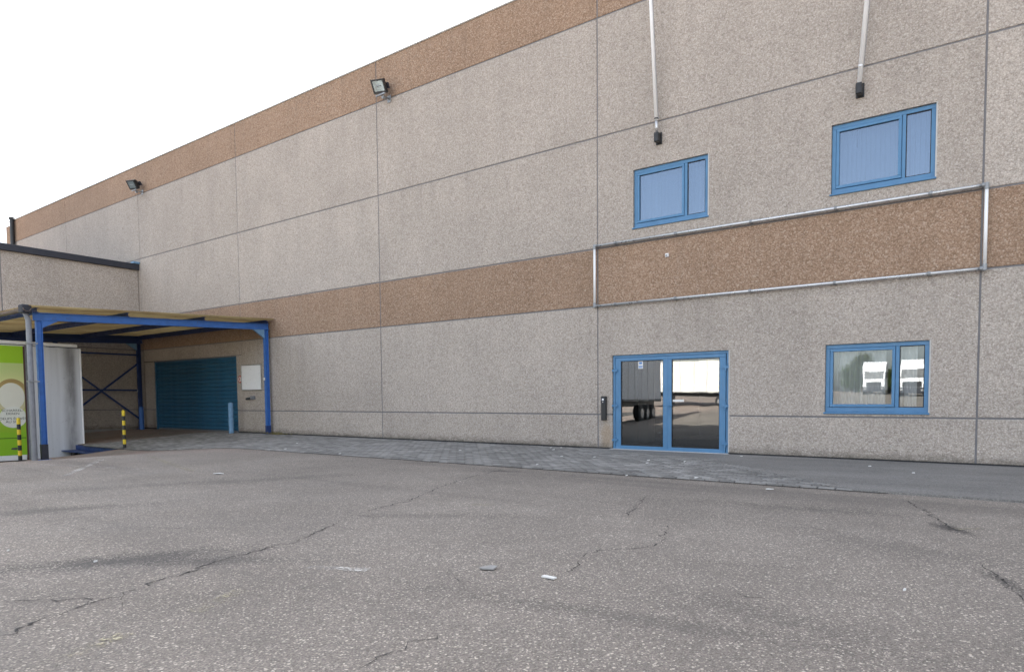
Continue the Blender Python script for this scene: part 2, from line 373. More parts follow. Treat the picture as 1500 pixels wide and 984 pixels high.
# apron of dark screed that buries the paving on the right
rng = random.Random(3); edge = []; rows = 90
def apron_x(y):
    for (xa, ya), (xb, yb) in zip(APR, APR[1:]):
        if ya <= y <= yb: return xa+(xb-xa)*(y-ya)/(yb-ya)
    return APR[-1][0]
for k in range(rows+1):
    y = -4.425+(4.395)*k/rows; edge.append((apron_x(y)+rng.gauss(0, .10)+.12*math.sin(k*.9), y))
ap = MB(); n_ = len(edge)
ap.add([(x, y, .026) for x, y in edge]+[(x, y, .0) for x, y in edge]+[(40, y, .026) for x, y in edge],
       [(i, 2*n_+i, 2*n_+i+1, i+1) for i in range(n_-1)]+[(i, i+1, n_+i+1, n_+i) for i in range(n_-1)])
ap.add([(edge[0][0], -4.4255, .026), (40, -4.4255, .026), (40, -4.4255, 0), (edge[0][0], -4.4255, 0)], [(0, 1, 2, 3)])
struct(ap.build('apron', M['apron']))

def broken(name, col, sc, lo, hi):
    n = NT(name); m = n.pbr(col, .9); tr = n.n('ShaderNodeBsdfTransparent'); mx = n.n('ShaderNodeMixShader')
    n.l(n.math('MULTIPLY', n.rng(n.noise(sc, 4, .65), lo, hi), n.rng(n.noise(1.7, 3), .36, .55, .35, 1)), mx.inputs[0]); n.l(tr.outputs[0], mx.inputs[1]); n.l(n.b.outputs[0], mx.inputs[2]); n.l(mx.outputs[0], n.out.inputs[0]); return m
M['crack'] = broken('crack_dirt', (.045, .042, .04), 24, .36, .52)
# cracks in the asphalt: thin uneven dark ribbons
CR = [([(0, 935), (40, 915), (75, 902), (110, 891), (140, 881), (175, 874), (230, 850), (265, 842), (300, 828), (340, 815), (390, 803), (430, 795), (480, 772), (520, 753), (575, 739), (600, 733), (640, 715), (690, 698), (738, 687)], .012),
      ([(0, 882), (35, 879), (70, 876), (100, 879), (128, 882)], .008), ([(180, 892), (176, 882), (180, 873)], .006),
      ([(830, 840), (845, 825), (860, 812), (880, 806), (915, 805), (965, 798), (972, 785), (978, 770)], .010),
      ([(918, 757), (930, 742), (948, 727)], .010), ([(800, 728), (860, 733), (905, 738), (935, 741)], .007), ([(925, 755), (945, 761), (985, 762)], .005),
      ([(1025, 820), (1070, 827), (1130, 830), (1185, 833)], .005), ([(1330, 733), (1355, 748), (1375, 762), (1393, 775), (1412, 777)], .013),
      ([(1440, 828), (1468, 848), (1485, 866), (1499, 880)], .012), ([(650, 833), (668, 846), (690, 854)], .006),
      ([(530, 978), (570, 955), (600, 945), (640, 930)], .006), ([(1168, 767), (1200, 775), (1226, 773)], .008),
      ([(500, 751), (520, 752), (540, 757)], .006), ([(350, 770), (300, 775), (200, 772), (100, 776)], .004), ([(1080, 868), (1105, 878), (1130, 876)], .006)]
for pts, wd in CR:
    g = [at(*q) for q in pts]; line = []
    for a, b in zip(g, g[1:]):
        k = max(2, int((b-a).length/.045))
        for i in range(k):
            t = i/k; q = a.lerp(b, t); line.append(Vector((q.x+random.gauss(0, .02), q.y+random.gauss(0, .02), 0)))
    line.append(g[-1]); m = MB(); vv = []
    for i, q in enumerate(line):
        d = (line[min(i+1, len(line)-1)]-line[max(i-1, 0)]).normalized(); s = Vector((-d.y, d.x, 0))
        hw = wd*random.uniform(.15, .85)*(.3 if i in (0, len(line)-1) else 1)
        vv += [(q.x+s.x*hw, q.y+s.y*hw, hgt(q.x, q.y)+.0035), (q.x-s.x*hw, q.y-s.y*hw, hgt(q.x, q.y)+.0035)]
    m.add(vv, [(2*i, 2*i+1, 2*i+3, 2*i+2) for i in range(len(line)-1)])
    m.build('crack', M['crack'], yard)
# worn paint lines
def worn_paint(name, col, lo, hi):
    n = NT(name); m = n.pbr(col, .8)
    tr = n.n('ShaderNodeBsdfTransparent'); mx = n.n('ShaderNodeMixShader')
    k = n.math('MULTIPLY', n.rng(n.noise(38, 5, .7), lo, hi), n.rng(n.noise(2.6, 4, .6), .42, .6, .15, 1))
    n.l(k, mx.inputs[0]); n.l(tr.outputs[0], mx.inputs[1]); n.l(n.b.outputs[0], mx.inputs[2]); n.l(mx.outputs[0], n.out.inputs[0]); return m
M['wpy'] = worn_paint('worn_yellow_paint', (.46, .41, .28), .45, .62); M['wpw'] = worn_paint('worn_white_paint', (.58, .55, .50), .43, .57)
for a, b, wd, mt in [((283, 897), (355, 864), .11, 'wpy'), ((45, 984), (185, 928), .11, 'wpy'), ((452, 831), (540, 835), .09, 'wpw'), ((690, 739), (722, 740), .08, 'wpy'),
                     ((95, 697), (152, 672), .10, 'wpw'), ((218, 668), (283, 691), .10, 'wpy'), ((60, 680), (220, 688), .06, 'wpw'), ((1400, 775), (1440, 775), .07, 'wpy')]:
    p, q = at(*a), at(*b); d = (q-p).normalized(); s = Vector((-d.y, d.x, 0))*wd/2; k = max(2, int((q-p).length/.4)); vv = []
    for i in range(k+1):
        c = p.lerp(q, i/k)
        for e in (c+s, c-s): vv.append((e.x, e.y, hgt(e.x, e.y)+.005))
    MB().add(vv, [(2*i, 2*i+1, 2*i+3, 2*i+2) for i in range(k)]).build('painted_line', M[mt], yard)

# ------------------------------------------------------------------ warehouse
WH = thing('warehouse', 'long warehouse of grey and brown exposed aggregate concrete panels', 'building', (0, 0, 0))
ZA, ZB, ZC, ZD, ZE, ZF = .851, 3.469, 4.843, 7.468, 10.229, 11.442
G = .017                                           # half joint width
def panel(x0, x1, z0, z1, m, holes=(), parent=WH, name='concrete_panel', th=.18, to_world=None, cham=.006):
    X = sorted({x0, x1, *[a for h in holes for a in h[:2]]}); Z = sorted({z0, z1, *[a for h in holes for a in h[2:]]})
    X = [x for x in X if x0-1e-6 <= x <= x1+1e-6]; Z = [z for z in Z if z0-1e-6 <= z <= z1+1e-6]
    solid = lambda i, j: 0 <= i < len(X)-1 and 0 <= j < len(Z)-1 and not any(h[0]-1e-6 <= (X[i]+X[i+1])/2 <= h[1]+1e-6 and h[2]-1e-6 <= (Z[j]+Z[j+1])/2 <= h[3]+1e-6 for h in holes)
    mb = MB(); K = {}
    def vt(i, j, k):
        if (i, j, k) not in K:
            x, z = X[i], Z[j]
            if k == 0 and not holes:
                x += cham*(1 if i == 0 else -1); z += cham*(1 if j == 0 else -1)
            p = (x, (0, cham, th)[k], z)
            K[i, j, k] = len(mb.v); mb.v.append(to_world(p) if to_world else p)
        return K[i, j, k]
    for i in range(len(X)-1):
        for j in range(len(Z)-1):
            if not solid(i, j): continue
            mb.f.append((vt(i, j, 0), vt(i+1, j, 0), vt(i+1, j+1, 0), vt(i, j+1, 0)))
            for (di, dj, a, b) in ((-1, 0, (i, j), (i, j+1)), (1, 0, (i+1, j+1), (i+1, j)), (0, -1, (i+1, j), (i, j)), (0, 1, (i, j+1), (i+1, j+1))):
                if not solid(i+di, j+dj):
                    for k in (0, 1): mb.f.append((vt(*a, k), vt(*b, k), vt(*b, k+1), vt(*a, k+1)))
    return mb.build(name, m, parent)
DOOR = (.41, 3.36, .0, 2.265)
WIN = {'upl': (.99, 2.855, 5.185, 6.51), 'upr': (5.43, 7.25, 5.185, 6.51), 'low': (5.375, 7.23, .94, 2.275)}
ROLL_ = (-23.06, -16.35, 0, 2.925)
xj = [-40, -32, -24, -16, -8, 0, 8, 16, 24]
for a, b in zip(xj, xj[1:]):
    x0, x1 = a+G, b-G
    for r, (z0, z1, k) in enumerate(((.05, ZA, 'agg'), (ZA, ZB, 'agg'), (ZB, ZC, 'aggb'), (ZC, ZD, 'agg'), (ZD, ZE, 'agg'), (ZE, ZF, 'aggb'))):
        p0, p1, q0, q1 = x0, x1, z0+(G if r else 0), z1-(G if r < 5 else 0); H = []
        if a == 0 and r == 0: panel(p0, DOOR[0], q0, q1, M[k]); p0 = DOOR[1]
        if a == 0 and r == 1: H.append((DOOR[0], DOOR[1], q0, DOOR[3]))
        if a == 0 and r == 1: H.append(WIN['low'])
        if a == 0 and r == 3: H += [WIN['upl'], WIN['upr']]
        if a == -24 and r == 0: p1 = ROLL_[0]
        if a == -24 and r == 1:
            panel(p0, ROLL_[0], q0, ROLL_[3], M[k]); q0 = ROLL_[3]+.026
        if a == -16 and r == 0: p0 = ROLL_[1]
        if a == -16 and r == 1: p0 = ROLL_[1]; H.append((ROLL_[1], -16+G, ROLL_[3], q1))
        panel(p0, p1, q0, q1, M[k], H)
# sealant in the joints, behind the panel faces
for x in xj[1:-1]:
    MB().box(x-.03, x+.03, .012, .16, (2.95 if x == -16 else .05), ZF-.03).build('joint_seal', M['joint'], WH)
for z in (ZA, ZB, ZC, ZD, ZE):
    sp = [(-40, 24)]
    if z == ZA: sp = [(-40, -23.1), (-16.3, .38), (3.39, 24)]
    for a, b in sp: MB().box(a, b, .014, .15, z-.03, z+.03).build('joint_seal', M['joint'], WH)
MB().box(-23.1, -15.99, .014, .15, 2.90, 2.965).build('joint_seal', M['joint'], WH)
for a, b in ((-40, -23.06), (-16.35, .41), (3.36, 24)):
    MB().box(a, b, .006, .17, -.1, .052).build('base_seal', M['dark'], WH)
# capping, roof, back and end walls
MB().box(-40.03, 24, -.03, .25, ZF, ZF+.045, .01).build('parapet_cap', M['reveal'], WH)
MB().box(-39.95, 23.95, .2, 40, 10.9, 11.1).build('roof', M['trim'], WH)
MB().box(-39.98, -39.78, .19, 40, 0, 11.3).build('end_wall', M['aggb'], WH)
MB().box(23.8, 24, .19, 40, 0, 11.3).build('end_wall', M['agg'], WH)
MB().box(-39.7, 23.7, 39.8, 40, 0, 11.3).build('rear_wall', M['agg'], WH)

def window(key, label):
    x0, x1, z0, z1 = WIN[key]; W = x1-x0; Hh = z1-z0; y = .045
    X = lambda t: x0+t*W
    fr = MB(); e = .052*Hh+.012; s = .045*W
    fr.box(x0+.004, x1-.004, y, y+.07, z1-e, z1-.004, .004).box(x0+.004, x1-.004, y, y+.07, z0+.004, z0+e+.02, .004)
    zz0, zz1 = z0+e+.0202, z1-e-.0002
    fr.box(x0+.004, x0+s, y, y+.07, zz0, zz1, .004).box(X(.69), X(.725), y, y+.07, zz0, zz1, .004).box(x1-s, x1-.004, y, y+.07, zz0, zz1, .004)
    o = fr.build('window', M['blue'], WH); o['label'] = label
    sa = MB(); b = .055; a0, a1 = x0+s+.006, X(.69)-.006; c0, c1 = zz0+.006, zz1-.006
    sa.box(a0, a1, y-.016, y+.05, c1-b, c1, .005).box(a0, a1, y-.016, y+.05, c0, c0+b, .005)
    sa.box(a0, a0+b, y-.016, y+.05, c0+b+.0002, c1-b-.0002, .005).box(a1-b, a1, y-.016, y+.05, c0+b+.0002, c1-b-.0002, .005)
    sa.build('sash', M['blue'], o)
    MB().box(a0+b-.002, a1-b+.002, y+.02, y+.026, c0+b-.002, c1-b+.002).build('pane', M['glass_up' if key != 'low' else 'glass'], o)
    g = MB(); g0, g1 = X(.725), x1-s                     # bead round the fixed light
    for q in ((g0, g0+.014, zz0, zz1), (g1-.014, g1, zz0, zz1), (g0+.0142, g1-.0142, zz0, zz0+.014), (g0+.0142, g1-.0142, zz1-.014, zz1)): g.box(q[0], q[1], y+.012, y+.05, q[2], q[3])
    g.build('glazing_bead', M['dark'], o)
    MB().box(g0+.01, g1-.01, y+.025, y+.031, zz0+.01, zz1-.01).build('pane', M['glass_up' if key != 'low' else 'glass'], o)
    MB().box(x0-.02, x1+.02, -.03, .05, z0-.03, z0+.003, .006).build('sill', M['blue'], o)
    MB().box(x1-.0038, x1+.02, -.002, .1, z0+.006, z1).build('reveal_strip', M['reveal'], o)
    # room behind
    rm = MB(); rx0, rx1, rz0, rz1, ry = x0-.6, x1+.6, z0-.75, z1+.4, 3.6
    rm.add([(rx0, .2, rz0), (rx1, .2, rz0), (rx1, ry, rz0), (rx0, ry, rz0), (rx0, .2, rz1), (rx1, .2, rz1), (rx1, ry, rz1), (rx0, ry, rz1)],
           [(0, 1, 2, 3), (4, 5, 6, 7), (0, 3, 7, 4), (1, 2, 6, 5), (3, 2, 6, 7)])
    rm.build('office_room', M['int_wall'], WH)
    return o
window('upl', 'upper window near the left flagpole'); window('upr', 'upper window under the right flagpole'); window('low', 'ground floor window with curtains')

# entrance doors
x0, x1, z0, z1 = DOOR; y = .035
d = MB().box(x0+.004, x0+.065, y, y+.08, .012, z1-.004, .004).box(x1-.065, x1-.004, y, y+.08, .012, z1-.004, .004).box(x0+.0652, x1-.0652, y, y+.08, z1-.062, z1-.004, .004)
door = d.build('entrance_door', M['blue'], WH)
for side, (a, b, g0, g1) in enumerate(((x0+.078, 1.858, .635, 1.764), (1.872, x1-.078, 1.98, 3.138))):
    l = MB(); c0, c1, p0, p1 = .02, z1-.068, .115, 2.118
    l.box(a, b, y-.012, y+.05, p1, c1, .005).box(a, b, y-.012, y+.05, c0, p0, .005)
    l.box(a, g0, y-.012, y+.05, p0+.0002, p1-.0002, .005).box(g1, b, y-.012, y+.05, p0+.0002, p1-.0002, .005)
    l.build('door_leaf', M['blue'], door)
    gb = MB()
    for q in ((g0, g0+.013, p0, p1), (g1-.013, g1, p0, p1), (g0+.0132, g1-.0132, p0, p0+.013), (g0+.0132, g1-.0132, p1-.013, p1)): gb.box(q[0], q[1], y+.002, y+.04, q[2], q[3])
    gb.build('glazing_bead', M['dark'], door)
    MB().box(g0+.002, g1-.002, y+.018, y+.025, p0+.002, p1-.002).build('pane', M['glass_door'], door)
    hx = a-.004 if side == 0 else b+.004
    for hz in (1.90, 1.06, .24):
        MB().tube((hx, y-.03, hz-.075), (hx, y-.03, hz+.075), .021, 10).box(hx-.075, hx+.075, y-.045, y-.0125, hz-.028, hz+.028, .004).build('hinge', M['blue'], door)
MB().box(1.90, 1.935, y-.03, y-.0125, .98, 1.16, .004).box(1.90, 2.02, y-.062, y-.042, 1.06, 1.08, .004).box(1.91, 1.925, y-.045, y-.028, 1.062, 1.078).build('handle', M['blue'], door)
MB().box(1.84, 1.885, y-.02, y-.0125, .03, z1-.075, .002).build('cover_strip', M['blue'], door)
MB().box(x1-.0038, x1+.02, -.002, .1, .06, z1).build('reveal_strip', M['reveal'], door)
MB().box(x0-.02, x1+.02, -.10, .14, -.02, .034, .005).build('door_sill', M['reveal'], door)
# stickers on the glass: white slips with pale blue print
st = MB().box(1.10, 1.225, y+.0145, y+.0175, 1.93, 2.105).build('sticker', M['paper'], door)
M['print'] = plain('blue_print', (.10, .25, .55), .6)
MB().box(1.11, 1.215, y+.0125, y+.0142, 1.965, 1.995).box(1.11, 1.215, y+.0125, y+.0142, 1.945, 1.953).box(1.125, 1.20, y+.0125, y+.0142, 2.035, 2.085).build('sticker_print', M['print'], door)
MB().box(2.0, 2.28, y+.0145, y+.0175, 1.155, 1.205).build('sticker', M['paper'], door)
# lobby behind the doors
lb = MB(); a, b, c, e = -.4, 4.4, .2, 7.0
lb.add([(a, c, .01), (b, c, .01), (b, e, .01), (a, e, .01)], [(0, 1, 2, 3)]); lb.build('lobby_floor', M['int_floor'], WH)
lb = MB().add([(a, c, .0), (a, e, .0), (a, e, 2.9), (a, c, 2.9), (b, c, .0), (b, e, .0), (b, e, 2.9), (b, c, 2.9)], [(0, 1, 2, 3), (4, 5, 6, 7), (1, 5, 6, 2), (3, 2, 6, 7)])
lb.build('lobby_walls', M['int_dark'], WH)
MB().box(-.1, .2, 2.2, 2.6, .01, 2.9).build('lobby_pillar', M['int_wall'], WH)
MB().box(2.4, 3.6, 5.2, 5.9, .01, 1.0, .02).build('lobby_counter', M['int_wall'], WH)

# blinds and curtains
def blind(key, label):
    x0, x1, z0, z1 = WIN[key]; t = thing('vertical_blind', label, 'blind', ((x0+x1)/2, .26, z0), 'vertical blinds in the upper windows')
    MB().box(x0-.02, x1+.02, .24, .29, z1-.02, z1+.03).build('headrail', M['white'], t)
    me = None; k = int((x1-x0)/.088)
    for i in range(k+1):
        cx = x0+.03+i*.0865
        s = MB()
        pts = [(-.046+.092*j/4, .012*math.cos((j/4-.5)*2.6)) for j in range(5)]
        an = R(38+random.gauss(0, 4)); 
        q = [(cx+u*math.cos(an)-v_*math.sin(an), .265+u*math.sin(an)+v_*math.cos(an)) for u, v_ in pts]
        s.add([(a_, b_, z0-.05) for a_, b_ in q]+[(a_, b_, z1-.025) for a_, b_ in q], [(j, j+1, 6+j, 5+j) for j in range(4)])
        s.build('slat', M['blind'], t, True)
MB().box(5.86, 5.872, .205, .217, 6.07, 6.44).build('blind_cord', M['black'], WH)
blind('upl', 'vertical white blind behind the upper window near the left flagpole')
blind('upr', 'vertical white blind behind the upper window under the right flagpole')
def curtain(xa, xb, label, dens):
    x0, x1, z0, z1 = WIN['low']; nn = int((xb-xa)/.012); vv = []
    for i in range(nn+1):
        x = xa+(xb-xa)*i/nn; yv = .30+.028*math.sin(x*dens)+.014*math.sin(x*dens*.43+1)
        vv += [(x, yv, z0-.4), (x+.01*math.sin(x*9), yv*1.0, z1+.05)]
    o = MB().add(vv, [(2*i, 2*i+2, 2*i+3, 2*i+1) for i in range(nn)]).build('curtain', M['curt'], None, True)
    tag(o, label, 'curtain', 'curtains in the ground floor window')
_n = NT('sheer_curtain'); _m = _n.pbr((.84, .84, .82), .9); _tr = _n.n('ShaderNodeBsdfTransparent'); _tl = _n.n('ShaderNodeBsdfTranslucent'); _tl.inputs[0].default_value = (.7, .7, .68, 1)
_a = _n.n('ShaderNodeMixShader'); _a.inputs[0].default_value = .35; _n.l(_n.b.outputs[0], _a.inputs[1]); _n.l(_tl.outputs[0], _a.inputs[2])
_b = _n.n('ShaderNodeMixShader'); _b.inputs[0].default_value = .06; _n.l(_a.outputs[0], _b.inputs[1]); _n.l(_tr.outputs[0], _b.inputs[2]); _n.l(_b.outputs[0], _n.out.inputs[0]); M['curt'] = _m
curtain(5.36, 6.45, 'pleated sheer curtain behind the wide pane of the ground floor window', 58)
curtain(6.62, 7.0, 'narrow sheer curtain behind the small pane of the ground floor window', 70)

# roller shutter
x0, x1, z0, z1 = ROLL_
ro_ = MB().box(x0+.002, x0+.09, .03, .16, .0, z1-.003).box(x1-.09, x1-.002, .03, .16, .0, z1-.003).box(x0+.0902, x1-.0902, .03, .16, z1-.10, z1-.003).build('roller_door', M['roller'], WH)
sl = None; pitch = .1549
for i in range(18):
    zc = .06+i*pitch
    if sl is None:
        s = MB(); pr = [(.012, 0), (-.006, .012), (-.022, .04), (-.026, .08), (-.022, .115), (-.004, .145), (.012, .1545)]
        s.add([(x0+.088, .10+a, b) for a, b in pr]+[(x1-.088, .10+a, b) for a, b in pr], [(j, j+1, 8+j, 7+j) for j in range(6)])
        me = bpy.data.meshes.new('slat'); me.from_pydata(s.v, [], s.f); me.materials.append(M['roller']); sl = me
    o = bpy.data.objects.new('slat', sl); C.objects.link(o); o.parent = ro_; o.location = (0, random.gauss(0, .0025), zc)
MB().box(x0+.09, x1-.09, .07, .12, .005, .058).build('bottom_bar', M['clamp'], ro_)
# ------------------------------------------------------------------ building on the left
SB = thing('side_building', 'lower grey concrete building with dark roof trim at the left edge', 'building', (-24.2, -4, 0))
tw = lambda p: (-24.2-p[1], p[0], p[2])
yb_ = [-16.6, -10.6, -4.56, -.0]
for a, b in zip(yb_, yb_[1:]):
    for z0, z1 in ((.03, ZA), (ZA, 3.469), (3.469, 7.0)):
        panel(a+G, b-(G if b < -.1 else .02), z0+(G if z0 > .1 else 0)+hgt(-24.2, (a+b)/2)*0, z1-(G if z1 < 6.9 else 0), M['agg'], (), SB, to_world=tw)
for yv in yb_[1:3]: MB().box(-24.36, -24.215, yv-.03, yv+.03, -.5, 6.95).build('joint_seal', M['joint'], SB)
for z in (ZA, 3.469): MB().box(-24.35, -24.214, -16.6, -.03, z-.03, z+.03).build('joint_seal', M['joint'], SB)
MB().box(-24.38, -24.22, -16.6, -.03, -.8, .04).build('plinth', M['concrete'], SB)
MB().box(-39, -24.22, -16.6, -16.4, -.8, 6.95).build('end_wall', M['agg'], SB)
MB().box(-39, -24.39, -16.3, -.01, 6.7, 6.9).build('roof', M['trim'], SB)
MB().box(-24.40, -24.06, -16.75, -.004, 6.98, 7.24, .012).build('roof_trim', M['trim'], SB)
MB().box(-24.3, -24.0, -.24, -.003, 7.242, 7.33, .01).build('flashing', M['pale_blue'], SB)

# drain pipe at the far end of the warehouse
dp = thing('drain_pipe', 'black drain pipe at the far left end of the warehouse roof edge', 'pipe', (-39.15, -.12, 0))
MB().tube((-39.15, -.12, .0), (-39.15, -.12, 11.42), .10, 12).build('pipe', M['black'], dp)
MB().tube((-39.15, -.12, 11.425), (-39.15, -.12, 11.56), .13, 12, .14).build('hopper', M['black'], dp)
MB().box(-40.6, -40.05, .0, .5, 0, 11.25).build('corner_pier', M['aggb'], WH)

# ------------------------------------------------------------------ loading canopy
CX0, CX1 = -24.05, -14.05
CP = thing('loading_canopy', 'blue steel loading canopy with yellowed corrugated roof over the shutter', 'canopy', (-19, -3, 0))
def zbeam(y): return 3.855+(y+.1)*.054                # beam axis rises towards the wall
BH = .21
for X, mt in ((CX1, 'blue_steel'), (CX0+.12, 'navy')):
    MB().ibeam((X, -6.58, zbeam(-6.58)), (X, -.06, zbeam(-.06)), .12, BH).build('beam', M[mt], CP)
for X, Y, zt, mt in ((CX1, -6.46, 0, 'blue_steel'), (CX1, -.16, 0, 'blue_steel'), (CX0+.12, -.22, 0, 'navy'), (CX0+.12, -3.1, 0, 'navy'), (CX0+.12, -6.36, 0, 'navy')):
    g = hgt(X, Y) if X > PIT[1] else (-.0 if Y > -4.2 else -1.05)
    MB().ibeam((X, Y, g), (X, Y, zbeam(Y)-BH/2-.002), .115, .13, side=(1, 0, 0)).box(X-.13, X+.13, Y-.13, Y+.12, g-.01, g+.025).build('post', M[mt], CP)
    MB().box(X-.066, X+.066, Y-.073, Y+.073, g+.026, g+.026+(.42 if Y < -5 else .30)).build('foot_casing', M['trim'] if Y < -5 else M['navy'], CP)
    if X == CX1 and Y < -5 or X != CX1 and Y < -5:
        MB().prism([(Y+.07, zbeam(Y)-BH/2-.002), (Y+.42, zbeam(Y+.42)-BH/2-.004), (Y+.07, zbeam(Y)-BH/2-.20)], 'x', X-.045, X+.045).build('bracket', M[mt], CP)
    elif Y > -1:
        MB().prism([(Y-.07, zbeam(Y)-BH/2-.004), (Y-.45, zbeam(Y-.45)-BH/2-.006), (Y-.07, zbeam(Y)-BH/2-.30)], 'x', X-.045, X+.045).build('bracket', M['pale_blue'], CP)
for Y in (-6.52, -4.4, -2.25, -.2):
    z = zbeam(Y)+BH/2+.062
    MB().ibeam((CX0, Y, z), (CX1+.12, Y, z), .08, .12, side=(0, 1, 0)).beam((CX0+.2, Y, z-.085), (CX1-.085, Y, z-.085), .03, .05, (0, 1, 0)).build('purlin', M['navy'], CP)
def rs():
    n = NT('yellowed_corrugated_sheet')
    c = n.mix(n.rng(n.noise(1.1, 6, .65, n.map(n.P, (1, .4, 1))), .38, .66), (.44, .33, .15), (.27, .18, .075))
    c = n.mix(n.rng(n.noise(3.1, 6, .7), .56, .72, 0, .7), c, (.10, .07, .04))
    m = n.pbr(c, .55); tl = n.n('ShaderNodeBsdfTranslucent'); n.l(c, tl.inputs[0])
    mx = n.n('ShaderNodeMixShader'); mx.inputs[0].default_value = .46; n.l(n.b.outputs[0], mx.inputs[1]); n.l(tl.outputs[0], mx.inputs[2]); n.l(mx.outputs[0], n.out.inputs[0]); return m
M['sheet'] = rs()
ns = 9; sw = (CX1+.32-CX0)/ns; sheet_me = None
for k in range(ns):
    xa = CX0+k*sw; m = MB(); vv = []; nn = 40; fl = []
    for i in range(nn+1):
        x = xa+(sw+.05)*i/nn; dz = .024*math.cos(2*math.pi*x/.146)+.004*(k % 2)
        for Y in (-6.74, -4.4, -2.2, -.03): vv.append((x, Y, zbeam(Y)+BH/2+.148+dz))
    for i in range(nn):
        for j in range(3): fl.append((4*i+j, 4*i+4+j, 4*i+5+j, 4*i+1+j))
    m.add(vv, fl); o = m.build('corrugated_sheet', M['sheet'], CP, True)
MB().beam((CX0+.05, -6.6, zbeam(-6.6)+BH/2+.045), (CX0+.05, -.05, zbeam(-.05)+BH/2+.045), .02, .20).build('added_gap_plate', M['navy'], CP)  # dark plate added to shut out the bright gap above the rear beam
# gutter and downpipes
GY = -6.78; gz = zbeam(GY)+BH/2+.08; gt = MB(); pr = [(GY+.085*math.cos(R(t)), gz+.085*math.sin(R(t))) for t in range(180, 361, 20)]
pr2 = [(GY+.078*math.cos(R(t)), gz+.078*math.sin(R(t))) for t in range(360, 179, -20)]
gt.prism(pr+pr2, 'x', CX0, CX1+.36); gt.build('gutter', M['brown_gutter'], CP)
for X in (CX1+.2, -17.0, -19.5, -22): MB().box(X-.015, X+.015, GY-.095, GY+.095, gz-.095, gz+.02).build('gutter_bracket', M['trim'], CP)
g0 = hgt(CX1, -6.7)
MB().tube((CX1+.12, GY, gz-.06), (CX1+.10, GY+.08, gz-.30), .06, 12).tube((CX1+.10, GY+.08, gz-.28), (CX1+.10, GY+.08, g0), .062, 12).build('downpipe', M['pvc'], CP)
MB().tube((CX1-.08, -6.68, 1.75), (CX1-.08, -6.68, g0), .04, 12).build('downpipe', M['pvc'], CP)
MB().box(CX1+.02, CX1+.3, GY-.1, GY+.11, gz-.13, gz+.10, .02).build('gutter_box', M['trim'], CP)
for z in (2.75, 1.72): MB().box(CX1+.02, CX1+.18, GY+.005, -6.54, z, z+.03).build('pipe_clip', M['clamp'], CP)
# bracing in front of the side building
bxX = CX0+.12
for p, q in (((bxX, -.25, 3.24), (bxX, -6.3, 3.2)), ((bxX, -.25, 1.7), (bxX, -6.3, 1.66))):
    MB().beam(p, q, .05, .07).build('strut', M['navy'], CP)
for p, q in (((bxX-.04, -.25, 2.86), (bxX-.04, -3.0, .40)), ((bxX+.04, -.25, .42), (bxX+.04, -3.0, 2.84))):
    MB().beam(p, q, .03, .07).build('brace', M['navy'], CP)
MB().box(CX1-.06, CX1+.06, -.2, -.1, zbeam(-.1)+.13, zbeam(-.1)+.2).build('packer', M['navy'], CP)
for X, Y, z in ((CX1, -.256, 1.95), (bxX, -.316, 1.63)):
    MB().box(X-.05, X+.05, Y-.005, Y+.003, z, z+.09).build('tape_patch', M['paper'], CP)

# dock edge: blue leveller at the head of the pit
DK = thing('dock_leveller', 'blue steel dock leveller edge at the head of the loading pit', 'dock leveller', (-18, -4.3, -.3))
ze = hgt(-19, -4.3)
MB().box(-21.6, PIT[1]-.05, -4.36, -4.305, ze-.17, ze-.02).build('front_plate', M['navy'], DK)
MB().box(-21.6, PIT[1]-.05, -4.75, -4.365, ze-.21, ze-.175).build('lip', M['navy'], DK)
for X in (-21.2, -18.3, -15.6): MB().box(X-.12, X+.12, -4.50, -4.37, ze-.9, ze-.22, .02).build('rubber_buffer', M['black'], DK)
# striped posts at the pit edge
def striped(p, h, label):
    t = thing('striped_post', label, 'post', p, 'striped posts at the pit edge')
    k = 8; s = h/k
    for i in range(k):
        MB().tube((p[0], p[1], p[2]+i*s), (p[0], p[1], p[2]+(i+1)*s), .042, 12).build('stripe_band', M['black'] if i % 2 == 0 else M['yellow'], t)
    MB().tube((p[0], p[1], p[2]+h), (p[0], p[1], p[2]+h+.03), .046, 12, .02).build('cap', M['yellow'], t)
    MB().box(p[0]-.1, p[0]+.1, p[1]-.1, p[1]+.1, p[2]-.005, p[2]+.012).build('base_plate', M['black'], t)
striped((-14.62, -4.36, hgt(-14.62, -4.36)), 1.16, 'yellow and black striped post beside the dark loading pit')
striped((-14.62, -6.82, hgt(-14.62, -6.82)), 1.16, 'yellow and black striped post in front of the green trailer panel')
# steel bollards by the shutter
for (X, Y, h, mt, lb_) in ((-16.05, -.42, 1.12, 'pale_blue', 'worn pale blue bollard at the right side of the shutter'), (-23.15, -.5, .95, 'blue_steel', 'dark blue bollard at the left side of the shutter')):
    t = thing('bollard', lb_, 'bollard', (X, Y, hgt(X, Y)), 'bollards beside the shutter')
    MB().tube((X, Y, hgt(X, Y)-.02), (X, Y, h), .085, 16).build('pipe', M[mt], t, False)
    MB().tube((X, Y, h), (X, Y, h+.04), .085, 16, .03).build('cap', M[mt], t)

